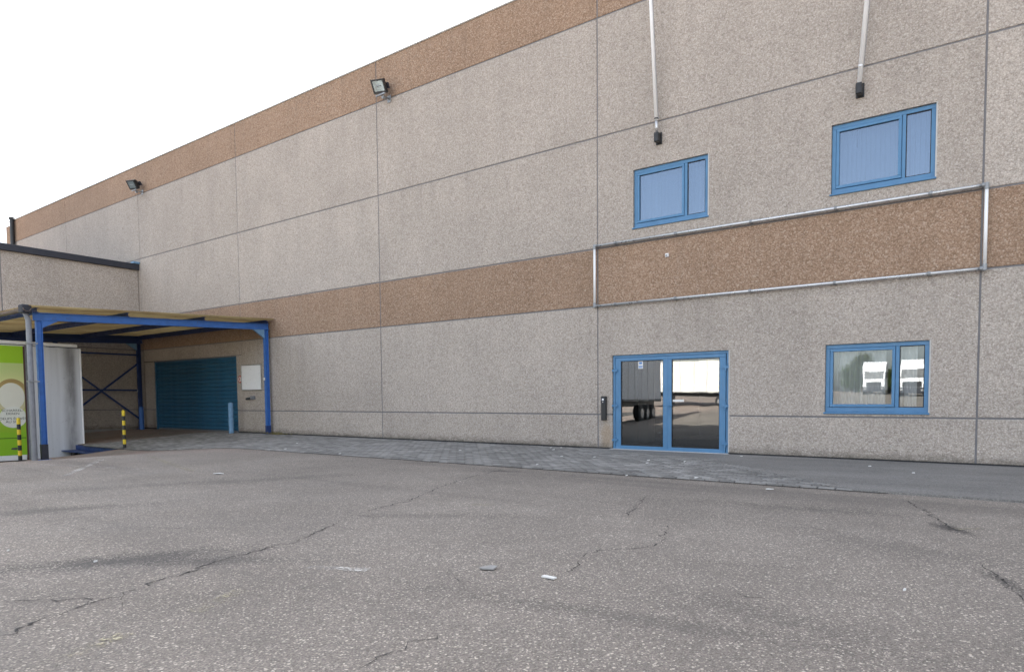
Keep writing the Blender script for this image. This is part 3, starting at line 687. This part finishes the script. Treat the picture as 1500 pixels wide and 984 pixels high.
# ------------------------------------------------------------------ trailer in the pit
TX = -18.4; TW = 2.52
TR = thing('semi_trailer', 'white trailer with green egg advert standing in the loading pit', 'trailer', (TX-TW/2, -10, -1.05))
YR, YF = -4.12, -17.5; ZT0, ZT1 = -.62, 3.02
def wpanel():
    n = NT('weathered_white_panel')
    st_ = n.noise(1, 5, .65, n.map(n.P, (2, 5.5, .22))); y_ = n.sep()[1]
    c = n.mix(n.ramp(st_, [(.4, .0), (.75, .5)]), (.66, .68, .71), (.47, .48, .50))
    band = n.math('MULTIPLY', n.rng(y_, -4.72, -4.42), n.rng(y_, -4.2, -4.36))
    c = n.mix(n.math('MULTIPLY', band, n.ramp(n.noise(1.3, 6, .7, n.map(n.P, (1, 2, .5))), [(.3, .3), (.6, .95)])), c, (.22, .22, .225))
    c = n.mix(n.rng(n.noise(9, 6, .75), .6, .75, 0, .5), c, (.2, .19, .18))
    return n.pbr(c, .55)
M['wpanel'] = wpanel()
MB().box(TX-TW, TX-.035, YF, YR+.0, ZT0+.02, ZT1-.02).build('body', M['white'], TR)
MB().box(TX-TW-.01, TX+.03, YF, YR-.08, ZT1+.0, ZT1+.11, .02).build('roof_rail', M['white'], TR)
MB().box(TX-.034, TX+.0, -5.42, YR-.03, ZT0-.2, ZT1-.03).build('side_panel', M['wpanel'], TR)['label'] = 'weathered grey white rear side panel'
MB().box(TX-.034, TX+.012, YR-.028, YR+.012, ZT0-.2, ZT1-.03, .004).build('corner_post', M['white'], TR)
MB().box(TX-.034, TX+.01, -5.585, -5.43, ZT0-.2, ZT1-.02).build('pillar', M['pvc'], TR)
MB().box(TX-.034, TX+.02, -5.62, -5.587, ZT0-.2, ZT1-.05).build('seal_strip', plain('rusty_strip', (.10, .055, .045), .8), TR)
MB().box(TX-.034, TX+.016, -4.95, -4.80, ZT1-.026, ZT1-.002).box(TX-.03, TX+.016, YR-.9, YR-.02, ZT1-.022, ZT1-.003).build('rail_seam', M['trim'], TR)
MB().box(TX-.034, TX+.018, YF, -5.64, ZT0-.06, ZT0+.10, .005).build('bottom_rail', M['white'], TR)
def adv():
    n = NT('green_advert_print'); p = n.sep()
    c = n.ramp(n.rng(p[2], .25, 2.42), [(0, (.30, .52, .02)), (.18, (.52, .62, .14)), (.4, (.80, .80, .46)), (.75, (.80, .77, .36)), (1, (.56, .68, .25))])
    c = n.mix(n.rng(p[2], 2.415, 2.425), c, (.36, .64, .02))
    c = n.mix(n.rng(n.math('ADD', p[2], n.math('MULTIPLY', n.noise(1.4, 2), .18)), .33, .28), c, (.27, .54, .016))
    return n.pbr(c, .45)
M['advert'] = adv()
av = MB().box(TX-.034, TX, YF+.1, -5.625, ZT0+.105, ZT1-.05).build('advert_panel', M['advert'], TR); av['label'] = 'green advertising panel with an egg picture'
def disc(y, z, ry, rz, x, m, name, n=40):
    vv = [(TX+x, y+ry*math.cos(2*math.pi*i/n), z+rz*math.sin(2*math.pi*i/n)) for i in range(n)]
    vv += [(TX+.0005, a, b) for _, a, b in vv]
    # clip to the panel edge
    vv = [(a, min(b, -5.63), c) for a, b, c in vv]
    return MB().add(vv, [tuple(range(n))]+[(i, (i+1) % n, n+(i+1) % n, n+i) for i in range(n)]).build(name, m, av)
def egg_mat(name, c1, c2):
    n = NT(name); return n.pbr(n.mix(n.rng(n.sep()[2], .9, 1.95), c1, c2), .5)
disc(-5.93, 1.36, .42, .56, .002, egg_mat('advert_nest', (.62, .55, .22), (.42, .29, .10)), 'nest_print')
disc(-5.94, 1.30, .36, .50, .004, egg_mat('advert_egg_outer', (.66, .62, .36), (.62, .52, .22)), 'egg_print')
disc(-5.95, 1.36, .32, .43, .006, plain('advert_egg', (.82, .81, .68), .5, wear=.04, sc=2), 'egg_print')
disc(-5.93, .70, .33, .34, .008, plain('advert_disc', (.82, .83, .74), .5, wear=.03, sc=2), 'disc_print')
MB().box(TX+.0005, TX+.002, YF+.2, -5.64, .02, .045).build('stripe_print', plain('dark_green_print', (.06, .17, .01), .5), av)
ink = plain('dark_print', (.09, .10, .07), .6)
def lettering(txt, y, z, size, m, parent, x):
    cu = bpy.data.curves.new('lettering', 'FONT'); cu.body = txt; cu.size = size; cu.align_x = 'CENTER'; cu.extrude = .0008
    tmp = bpy.data.objects.new('lettering', cu); C.objects.link(tmp); dg = bpy.context.evaluated_depsgraph_get(); dg.update()
    me = bpy.data.meshes.new_from_object(tmp.evaluated_get(dg)); bpy.data.objects.remove(tmp)
    me.transform(Matrix(((0, 0, 1, x), (1, 0, 0, y), (0, 1, 0, z), (0, 0, 0, 1)))); me.materials.clear()
    return link('lettering', me, m, parent)
for i, (t_, z) in enumerate((('SCHARREL-', .88), ('EIEREN', .78), ('OEUFS ÉLEVÉS', .62), ('AU SOL', .52))): lettering(t_, -5.94, z, .105, ink, av, TX+.0095)
MB().prism([(-6.02, -.33), (-5.9, -.35), (-5.82, -.30), (-5.9, -.27), (-6.0, -.28)], 'x', TX+.0005, TX+.003).build('emblem_print', ink, av)
wh = None
for y_ in (-6.9, -8.2, -9.5):
    for x_ in (TX-.2, TX-TW+.2):
        MB().tube((x_-.17, y_, -.55), (x_+.17, y_, -.55), .48, 28).build('wheel', M['tyre'], TR)
MB().box(TX-TW+.5, TX-.5, YF+.3, YR-.4, ZT0-.25, ZT0-.01).build('chassis', M['black'], TR)

# ------------------------------------------------------------------ fixtures on the wall
# galvanised tube rectangle
SF = thing('tube_frame', 'galvanised tube rectangle fixed round the brown band above the entrance', 'pipe frame', (4, -.1, 3.4))
fx0, fx1, fz0, fz1, fy, fr_ = -.03, 8.06, 3.46, 4.885, -.085, .030
MB().tube((fx0+.06, fy, fz1), (fx1-.06, fy, fz1), fr_, 14).build('tube', M['galv'], SF, True)
MB().tube((fx0+.06, fy, fz0), (fx1-.06, fy, fz0), fr_, 14).build('tube', M['galv'], SF, True)
MB().tube((fx0, fy, fz0+.06), (fx0, fy, fz1-.06), fr_, 14).build('tube', M['white'], SF, True)
MB().tube((fx1, fy, fz0+.06), (fx1, fy, fz1-.06), fr_, 14).build('tube', M['white'], SF, True)
for X in (fx0, fx1):
    for Z in (fz0, fz1):
        sx = .075 if X < 1 else -.075; sz = .075 if Z < 4 else -.075
        MB().tube((X, fy, Z-math.copysign(.035, sz)), (X, fy, Z+sz), .040, 14).tube((X+math.copysign(.02, sx), fy, Z), (X+sx, fy, Z), .040, 14).tube((X, fy, Z), (X, .0, Z), .02, 8).build('elbow', M['clamp'], SF)
for Z in (fz0, fz1):
    for X in (.55, 2.12, 3.85, 5.55, 7.2):
        MB().tube((X-.025, fy, Z), (X+.025, fy, Z), .041, 14).tube((X, fy, Z), (X, 0, Z), .014, 8).box(X-.03, X+.03, -.008, .0, Z-.03, Z+.03).build('clamp', M['clamp'], SF)
# flagpoles
def flagpole(bx_, bz, top, r, label, sleeve):
    t = thing('flagpole', label, 'flagpole', (bx_, -.1, bz), 'flagpoles on the wall')
    MB().box(bx_-.075, bx_+.075, -.02, -.0, bz-.13, bz+.13, .004).box(bx_-.055, bx_+.055, -.17, -.021, bz-.11, bz+.10, .015).build('bracket', M['black'], t)
    p = Vector((bx_, -.11, bz+.08)); q = Vector(top); d = (q-p).normalized()
    MB().tube(p, p+d*.32, r*.8, 14).tube(p+d*.1, p+d*.13, r*.95, 14).build('sleeve', M['alu'] if sleeve else M['white'], t, True)
    MB().tube(p+d*(.28 if sleeve else .05), p+d*5.6, r, 16, r*.8).build('pole', M['white'], t, True)
    MB().tube(p+d*(.30 if sleeve else .3)-Vector((0, 0, 0)), p+d*(.33 if sleeve else .33), r*1.12, 14).build('ring', M['black'] if sleeve else M['alu'], t)
    MB().tube(p+d*.3+Vector((r+.012, 0, 0)), p+d*5.5+Vector((r+.012, 0, 0)), .005, 6).build('halyard', M['pvc'], t)
    tp = p+d*5.6
    MB().tube(tp, tp+d*.08, r, 14, .01).build('finial', M['white'], t)
flagpole(1.665, 7.07, (1.665, -.42, 9.9), .041, 'white flagpole on a black bracket above the left upper window', True)
flagpole(5.945, 7.03, (6.09, -.30, 8.5), .045, 'white flagpole on a black bracket above the right upper window', False)
# flood lights
def flood(X, Z, label, yaw):
    t = thing('flood_light', label, 'flood light', (X, -.3, Z), 'flood lights on the parapet')
    mt = Matrix.Translation((X, -.33, Z+.24)) @ Matrix.Scale(.72, 4) @ Matrix.Rotation(R(yaw), 4, 'Z') @ Matrix.Rotation(R(30), 4, 'X')
    def part(mb, name, m):
        mb.v = [tuple(mt @ Vector(p)) for p in mb.v]; mb.build(name, m, t)
    hh = MB(); a, b = .29, .26                      # front faces local -Y
    hh.add([(-a, -.12, -b), (a, -.12, -b), (a, -.12, b), (-a, -.12, b), (-a, .02, -b), (a, .02, -b), (a, .02, b), (-a, .02, b), (-.17, .2, -.14), (.17, .2, -.14), (.17, .2, .14), (-.17, .2, .14)],
           [(0, 1, 5, 4), (1, 2, 6, 5), (2, 3, 7, 6), (3, 0, 4, 7), (4, 5, 9, 8), (5, 6, 10, 9), (6, 7, 11, 10), (7, 4, 8, 11), (8, 9, 10, 11), (0, 3, 2, 1)])
    part(hh, 'housing', M['black'])
    fr = MB()
    for q in ((-a, a, b-.06, b), (-a, a, -b, -b+.09), (-a, -a+.06, -b+.0902, b-.0602), (a-.06, a, -b+.0902, b-.0602)): fr.box(q[0], q[1], -.145, -.1202, q[2], q[3], .006)
    part(fr, 'front_frame', M['black'])
    part(MB().box(-a+.06, a-.06, -.128, -.1205, -b+.09, b-.06), 'lens', M['lens'])
    part(MB().tube((-.12, -.129, .02), (.12, -.129, .02), .018, 8), 'bulb', M['pvc'])
    part(MB().box(.0, .24, .2005, .34, -.12, .10, .01), 'gear_box', M['trim'])
    MB().box(X-.02, X+.02, -.30, -.013, Z-.02, Z+.02).box(X-.20, X+.20, -.34, -.302, Z-.02, Z+.02).box(X-.08, X+.08, -.012, -.003, Z-.10, Z+.10).tube((X+.05, -.29, Z-.06), (X+.05, -.21, Z-.06), .05, 12).build('bracket', M['clamp'], t)
M['lens'] = plain('frosted_lens', (.22, .26, .26), .12, .3, wear=.35, sc=9)
flood(-7.4, 10.20, 'black flood light on the parapet nearest the entrance', 18)
flood(-23.5, 10.26, 'black flood light on the parapet above the side building', 18)
# notice board, small signs, lamp, intercom
nb = thing('notice_board', 'blank white board on the wall right of the shutter', 'board', (-15.3, 0, 1.63))
MB().box(-15.96, -14.66, -.03, -.004, 1.63, 2.53, .004).build('panel', M['white'], nb)
for q in ((-15.985, -14.635, 2.5302, 2.555), (-15.985, -14.635, 1.605, 1.6298), (-15.985, -15.9602, 1.6302, 2.5298), (-14.6598, -14.635, 1.6302, 2.5298)):
    MB().box(q[0], q[1], -.04, -.004, q[2], q[3]).build('frame_bar', M['alu'], nb)
rsg = thing('round_sign', 'small round red bordered sign between shutter and white board', 'sign', (-16.12, -.01, 2.0))
MB().tube((-16.12, -.004, 2.03), (-16.12, -.012, 2.03), .14, 24).build('border', M['red'], rsg)
MB().tube((-16.12, -.0125, 2.03), (-16.12, -.016, 2.03), .095, 24).build('face', M['paper'], rsg)
MB().box(-16.15, -16.09, -.020, -.0165, 1.97, 2.09).build('symbol', M['red'], rsg)
wlp = thing('wall_socket_box', 'grey socket box on the wall below the white board', 'socket box', (-15.25, 0, 1.3))
MB().box(-15.33, -15.12, -.09, -.004, 1.27, 1.40, .01).build('housing', M['pvc'], wlp)
MB().tube((-15.36, -.06, 1.31), (-15.50, -.13, 1.28), .045, 12).build('socket', M['black'], wlp)
tap = thing('wall_tap', 'small metal tap on the wall beside the right canopy post', 'tap', (-14.2, 0, 1.45))
MB().tube((-14.2, 0, 1.5), (-14.2, -.12, 1.5), .02, 10).tube((-14.2, -.11, 1.5), (-14.2, -.11, 1.38), .018, 10).build('spout', M['alu'], tap)
MB().box(-14.25, -14.15, -.10, -.07, 1.525, 1.55).build('handle', M['alu'], tap)
ic = thing('intercom', 'tall black intercom post box on the wall left of the entrance', 'intercom', (.2, -.05, .71))
MB().box(.135, .265, -.085, -.002, .71, 1.29, .012).build('housing', M['black'], ic)
MB().box(.15, .25, -.089, -.0855, 1.12, 1.26, .001).build('cover', M['trim'], ic)
MB().box(.175, .225, -.093, -.0895, 1.19, 1.235).build('badge', M['white'], ic)
MB().tube((.20, -.09, 1.15), (.20, -.095, 1.15), .012, 12).build('button', M['alu'], ic)
sn = thing('wall_sensor', 'small square pale sensor on the brown band', 'sensor', (1.885, 0, 4.42))
MB().box(1.845, 1.925, -.06, -.002, 4.41, 4.49, .008).build('housing', M['white'], sn)
MB().box(1.86, 1.91, -.064, -.0605, 4.425, 4.46).build('window', M['pvc'], sn)

# ------------------------------------------------------------------ litter and weeds
def scrap(px, py, pts, label, m='paper', lift=.006, group=None):
    c = at(px, py); z = hgt(c.x, c.y)+(.022 if c.y > -4.43 else .004)+lift
    n = len(pts); top = [(c.x+a, c.y+b, z+h+.004) for a, b, h in pts]; bot = [(c.x+a, c.y+b, z+h-lift) for a, b, h in pts]
    o = MB().add(top+bot, [tuple(range(n)), tuple(range(2*n-1, n-1, -1))]+[(i, (i+1) % n, n+(i+1) % n, n+i) for i in range(n)]).build('litter_scrap', M[m])
    tag(o, label, 'litter', group)
scrap(715, 833, [(-.055, -.03, 0), (.0, -.05, .004), (.06, -.01, .0), (.05, .04, .008), (-.02, .05, .002)], 'crumpled grey paper scrap on the asphalt left of the white strip', 'concrete')
scrap(805, 847, [(-.058, -.012, 0), (.05, -.02, .003), (.053, .008, .003), (-.055, .018, 0)], 'flat white strip of litter on the asphalt in the foreground')
scrap(320, 694, [(-.08, -.04, 0), (.07, -.05, .01), (.09, .04, 0), (-.05, .05, .0)], 'white scrap of litter on the asphalt before the canopy')
scrap(1128, 717, [(-.05, -.02, 0), (.05, -.02, .004), (.04, .03, 0), (-.04, .03, 0)], 'pale scrap of litter on the asphalt just right of the entrance')
def where(q):
    c = at(*q)
    if q[1] > 720: return 'on the asphalt in the right foreground' if q[0] > 700 else ('beside the oil stain' if q[0] > 50 else 'at the left edge of the asphalt')
    if q[0] < 450: return 'on the paving near the right canopy post'
    if q[0] < 700: return 'on the paving between canopy and entrance'
    if q[0] < 900: return 'on the paving left of the entrance'
    if q[0] < 1060: return 'on the paving in front of the entrance'
    return 'on the dark apron right of the entrance'
for q in [(823, 670), (811, 660), (807, 657), (948, 680), (950, 676), (1003, 678), (871, 671), (787, 682), (822, 657), (918, 697), (1274, 685), (1338, 695), (674, 661), (498, 666), (1086, 670), (1020, 702), (418, 659), (435, 650), (1325, 866), (140, 824), (12, 808)]:
    s = random.uniform(.014, .026)*(1 if q[1] < 720 else .45)
    scrap(q[0], q[1], [(-s, -s*.7, 0), (s*.8, -s, .004), (s, s*.7, .006), (-s*.6, s, .003)], 'tiny white crumb of litter '+where(q), 'paper', .008, 'white crumbs on the ground')

def weeds(x0, x1, y0, y1, nb_, hmax, label):
    m = MB()
    for i in range(nb_):
        x = random.uniform(x0, x1); y = random.uniform(y0, y1); z = hgt(x, y)+.01; h = random.uniform(.3, 1)*hmax; a = random.uniform(0, 6.28); l = random.uniform(.02, .09)
        dx, dy = math.cos(a), math.sin(a); wv = .006
        m.add([(x-dy*wv, y+dx*wv, z), (x+dy*wv, y-dx*wv, z), (x+dx*l*.5+dy*wv*.7, y+dy*l*.5-dx*wv*.7, z+h*.65), (x+dx*l*.5-dy*wv*.7, y+dy*l*.5+dx*wv*.7, z+h*.65), (x+dx*l, y+dy*l, z+h)], [(0, 1, 2, 3), (3, 2, 4)])
    tag(m.build('weed_tuft', M['weed']), label, 'weeds')
_n = NT('dry_weed'); M['weed'] = _n.pbr(_n.mix(_n.noise(11, 3), (.10, .095, .03), (.30, .24, .10)), .9)
weeds(-14.2, -13.2, -.30, -.04, 260, .13, 'dry yellowish weeds at the wall foot beside the right canopy post')
weeds(-13.2, -12.7, -.14, -.04, 60, .07, 'small dry weed patch further right of the canopy post')

# ------------------------------------------------------------------ what the panes reflect, across the yard behind the camera
def mirror(px, py, L): p = at_y(px, py, L); return Vector((p.x, -L, 0))
# grey trailer, then white trailer, then two trucks
def far_trailer(p, q, hb, ht, mt, label):
    p = Vector(p); q = Vector(q); d = (q-p); ln = d.length; an = math.atan2(d.y, d.x); z = hgt(*((p+q)/2).xy)
    t = thing('parked_trailer', label, 'trailer', (p.x, p.y, z), 'trailers across the yard'); t.rotation_euler.z = an; LOCAL.append(t)
    MB().box(0, ln, 0, -2.5, hb, ht, .04).build('body', M[mt], t)
    MB().box(0, ln, .002, .03, hb-.06, hb+.06).build('side_rail', M['black'], t)
    MB().box(.3, ln-.3, -.3, -2.2, hb-.35, hb-.005).build('chassis', M['black'], t)
    for x in (ln-1.6, ln-2.9, ln-4.2):
        w_ = MB().tube((x, -.02, .5), (x, -.36, .5), .5, 24).build('wheel', M['tyre'], t); MB().tube((x, .0, .5), (x, -.021, .5), .27, 20).build('rim', M['alu'], w_)
    for x in (2.6, 3.0): MB().box(x, x+.15, -.5, -.35, .0, hb-.35).build('landing_leg', M['black'], t)
    for k in range(1, int(ln/1.3)): MB().box(k*1.3, k*1.3+.03, .0005, .012, hb+.1, ht-.1).build('strap', M['pvc'], t)
M['cream'] = plain('cream_tarpaulin', (.78, .75, .68), .6, wear=.05)
M['grey_tarp'] = plain('grey_tarpaulin', (.66, .67, .69), .6, wear=.08)
a = mirror(900, 572, 15.2); b = mirror(966, 557, 24.0); d = (a-b).normalized()
far_trailer(b+d*13.4, b, 1.25, 3.95, 'grey_tarp', 'grey trailer across the yard, mirrored in the left door pane')
a = mirror(960, 565, 38); b = mirror(1075, 565, 38)
far_trailer(a-Vector((1.5, 0, 0)), b+Vector((3, 0, 0)), 1.25, 4.0, 'cream', 'cream trailer across the yard, mirrored in the right door pane')
def truck(px, L, label):
    p = mirror(px, 567, L); z = hgt(p.x, p.y)
    t = thing('parked_truck', label, 'truck', (p.x, p.y, z), 'white trucks across the yard')
    x, y = p.x, p.y; B = lambda a, b, c, d_, e, f_, bv=0: MB().box(x+a, x+b, y+c, y+d_, z+e, z+f_, bv)
    MB().prism([(y, z+.55), (y, z+1.75), (y-.22, z+2.75), (y-.45, z+3.1), (y-1.3, z+3.65), (y-2.2, z+3.65), (y-2.2, z+.55)], 'x', x-1.22, x+1.22).build('cab', M['white'], t)
    MB().prism([(y+.006, z+1.82), (y-.205, z+2.72), (y-.235, z+2.70), (y-.03, z+1.80)], 'x', x-1.08, x+1.08).build('windscreen', M['black'], t)
    B(-1.2, 1.2, .0, .12, .35, .95, .05).build('bumper', M['trim'], t); B(-.85, .85, .0015, .05, 1.0, 1.45, .01).build('grille', M['black'], t)
    for s in (-1, 1):
        B(s*.95-.17, s*.95+.17, .1205, .14, .62, .80, .01).build('headlight', M['alu'], t)
        B(s*1.38-.09, s*1.38+.09, -.35, -.15, 1.9, 2.6, .03).build('mirror', M['black'], t)
        MB().tube((x+s*1.2, y-.9, z+.5), (x+s*.9, y-.9, z+.5), .5, 20).build('wheel', M['tyre'], t)
        MB().tube((x+s*1.2, y-4.4, z+.5), (x+s*.9, y-4.4, z+.5), .5, 20).build('wheel', M['tyre'], t)
    B(-.45, .45, -6, -2.21, .6, .95).build('chassis', M['black'], t)
truck(1279, 62, 'white truck across the yard, mirrored in the wide pane of the ground floor window')
truck(1336, 56, 'white truck across the yard, mirrored in the small pane of the ground floor window')
leaf = NT('leaf_green'); M['leaf'] = leaf.pbr(leaf.ramp(leaf.noise(.9, 4), [(.3, (.03, .055, .015)), (.7, (.09, .13, .035))]), .6)
def tree(x, y, h, r, label):
    z = hgt(x, y); t = thing('tree', label, 'tree', (x, y, z), 'trees beyond the yard'); tk = MB().tube((x, y, z-.1), (x, y, z+h*.55), .32, 10, .16)
    for k in range(7):
        a = k*.9; tk.tube((x, y, z+h*(.3+.03*k)), (x+math.cos(a)*r*.7, y+math.sin(a)*r*.7, z+h*(.55+.05*k)), .11, 6, .03)
    tk.build('trunk', M['bark'], t)
    m = MB(); cl = [(random.gauss(0, r*.5), random.gauss(0, r*.5), h*random.uniform(.35, .95)) for _ in range(40)]
    for i in range(2600):
        c = random.choice(cl); s = random.uniform(.12, .28); p = Vector((x+c[0]+random.gauss(0, .6), y+c[1]+random.gauss(0, .6), z+c[2]+random.gauss(0, .5)))
        u_ = Vector((random.gauss(0, 1), random.gauss(0, 1), random.gauss(0, 1))).normalized(); w_ = u_.orthogonal().normalized()
        m.add([p-u_*s, p+w_*s*.6, p+u_*s, p-w_*s*.6], [(0, 1, 2, 3)])
    m.build('crown', M['leaf'], t)
for px, L, h, r, lb_ in ((1248, 110, 4.6, 1.4, 'bushy tree beyond the trucks, leftmost in the window reflection'), (1262, 118, 7.5, 1.3, 'tall tree beyond the trucks, middle of the window reflection'), (1306, 110, 4.2, 1.2, 'low tree between the two trucks in the window reflection')):
    p = mirror(px, 567, L); tree(p.x, p.y, h, r, lb_)
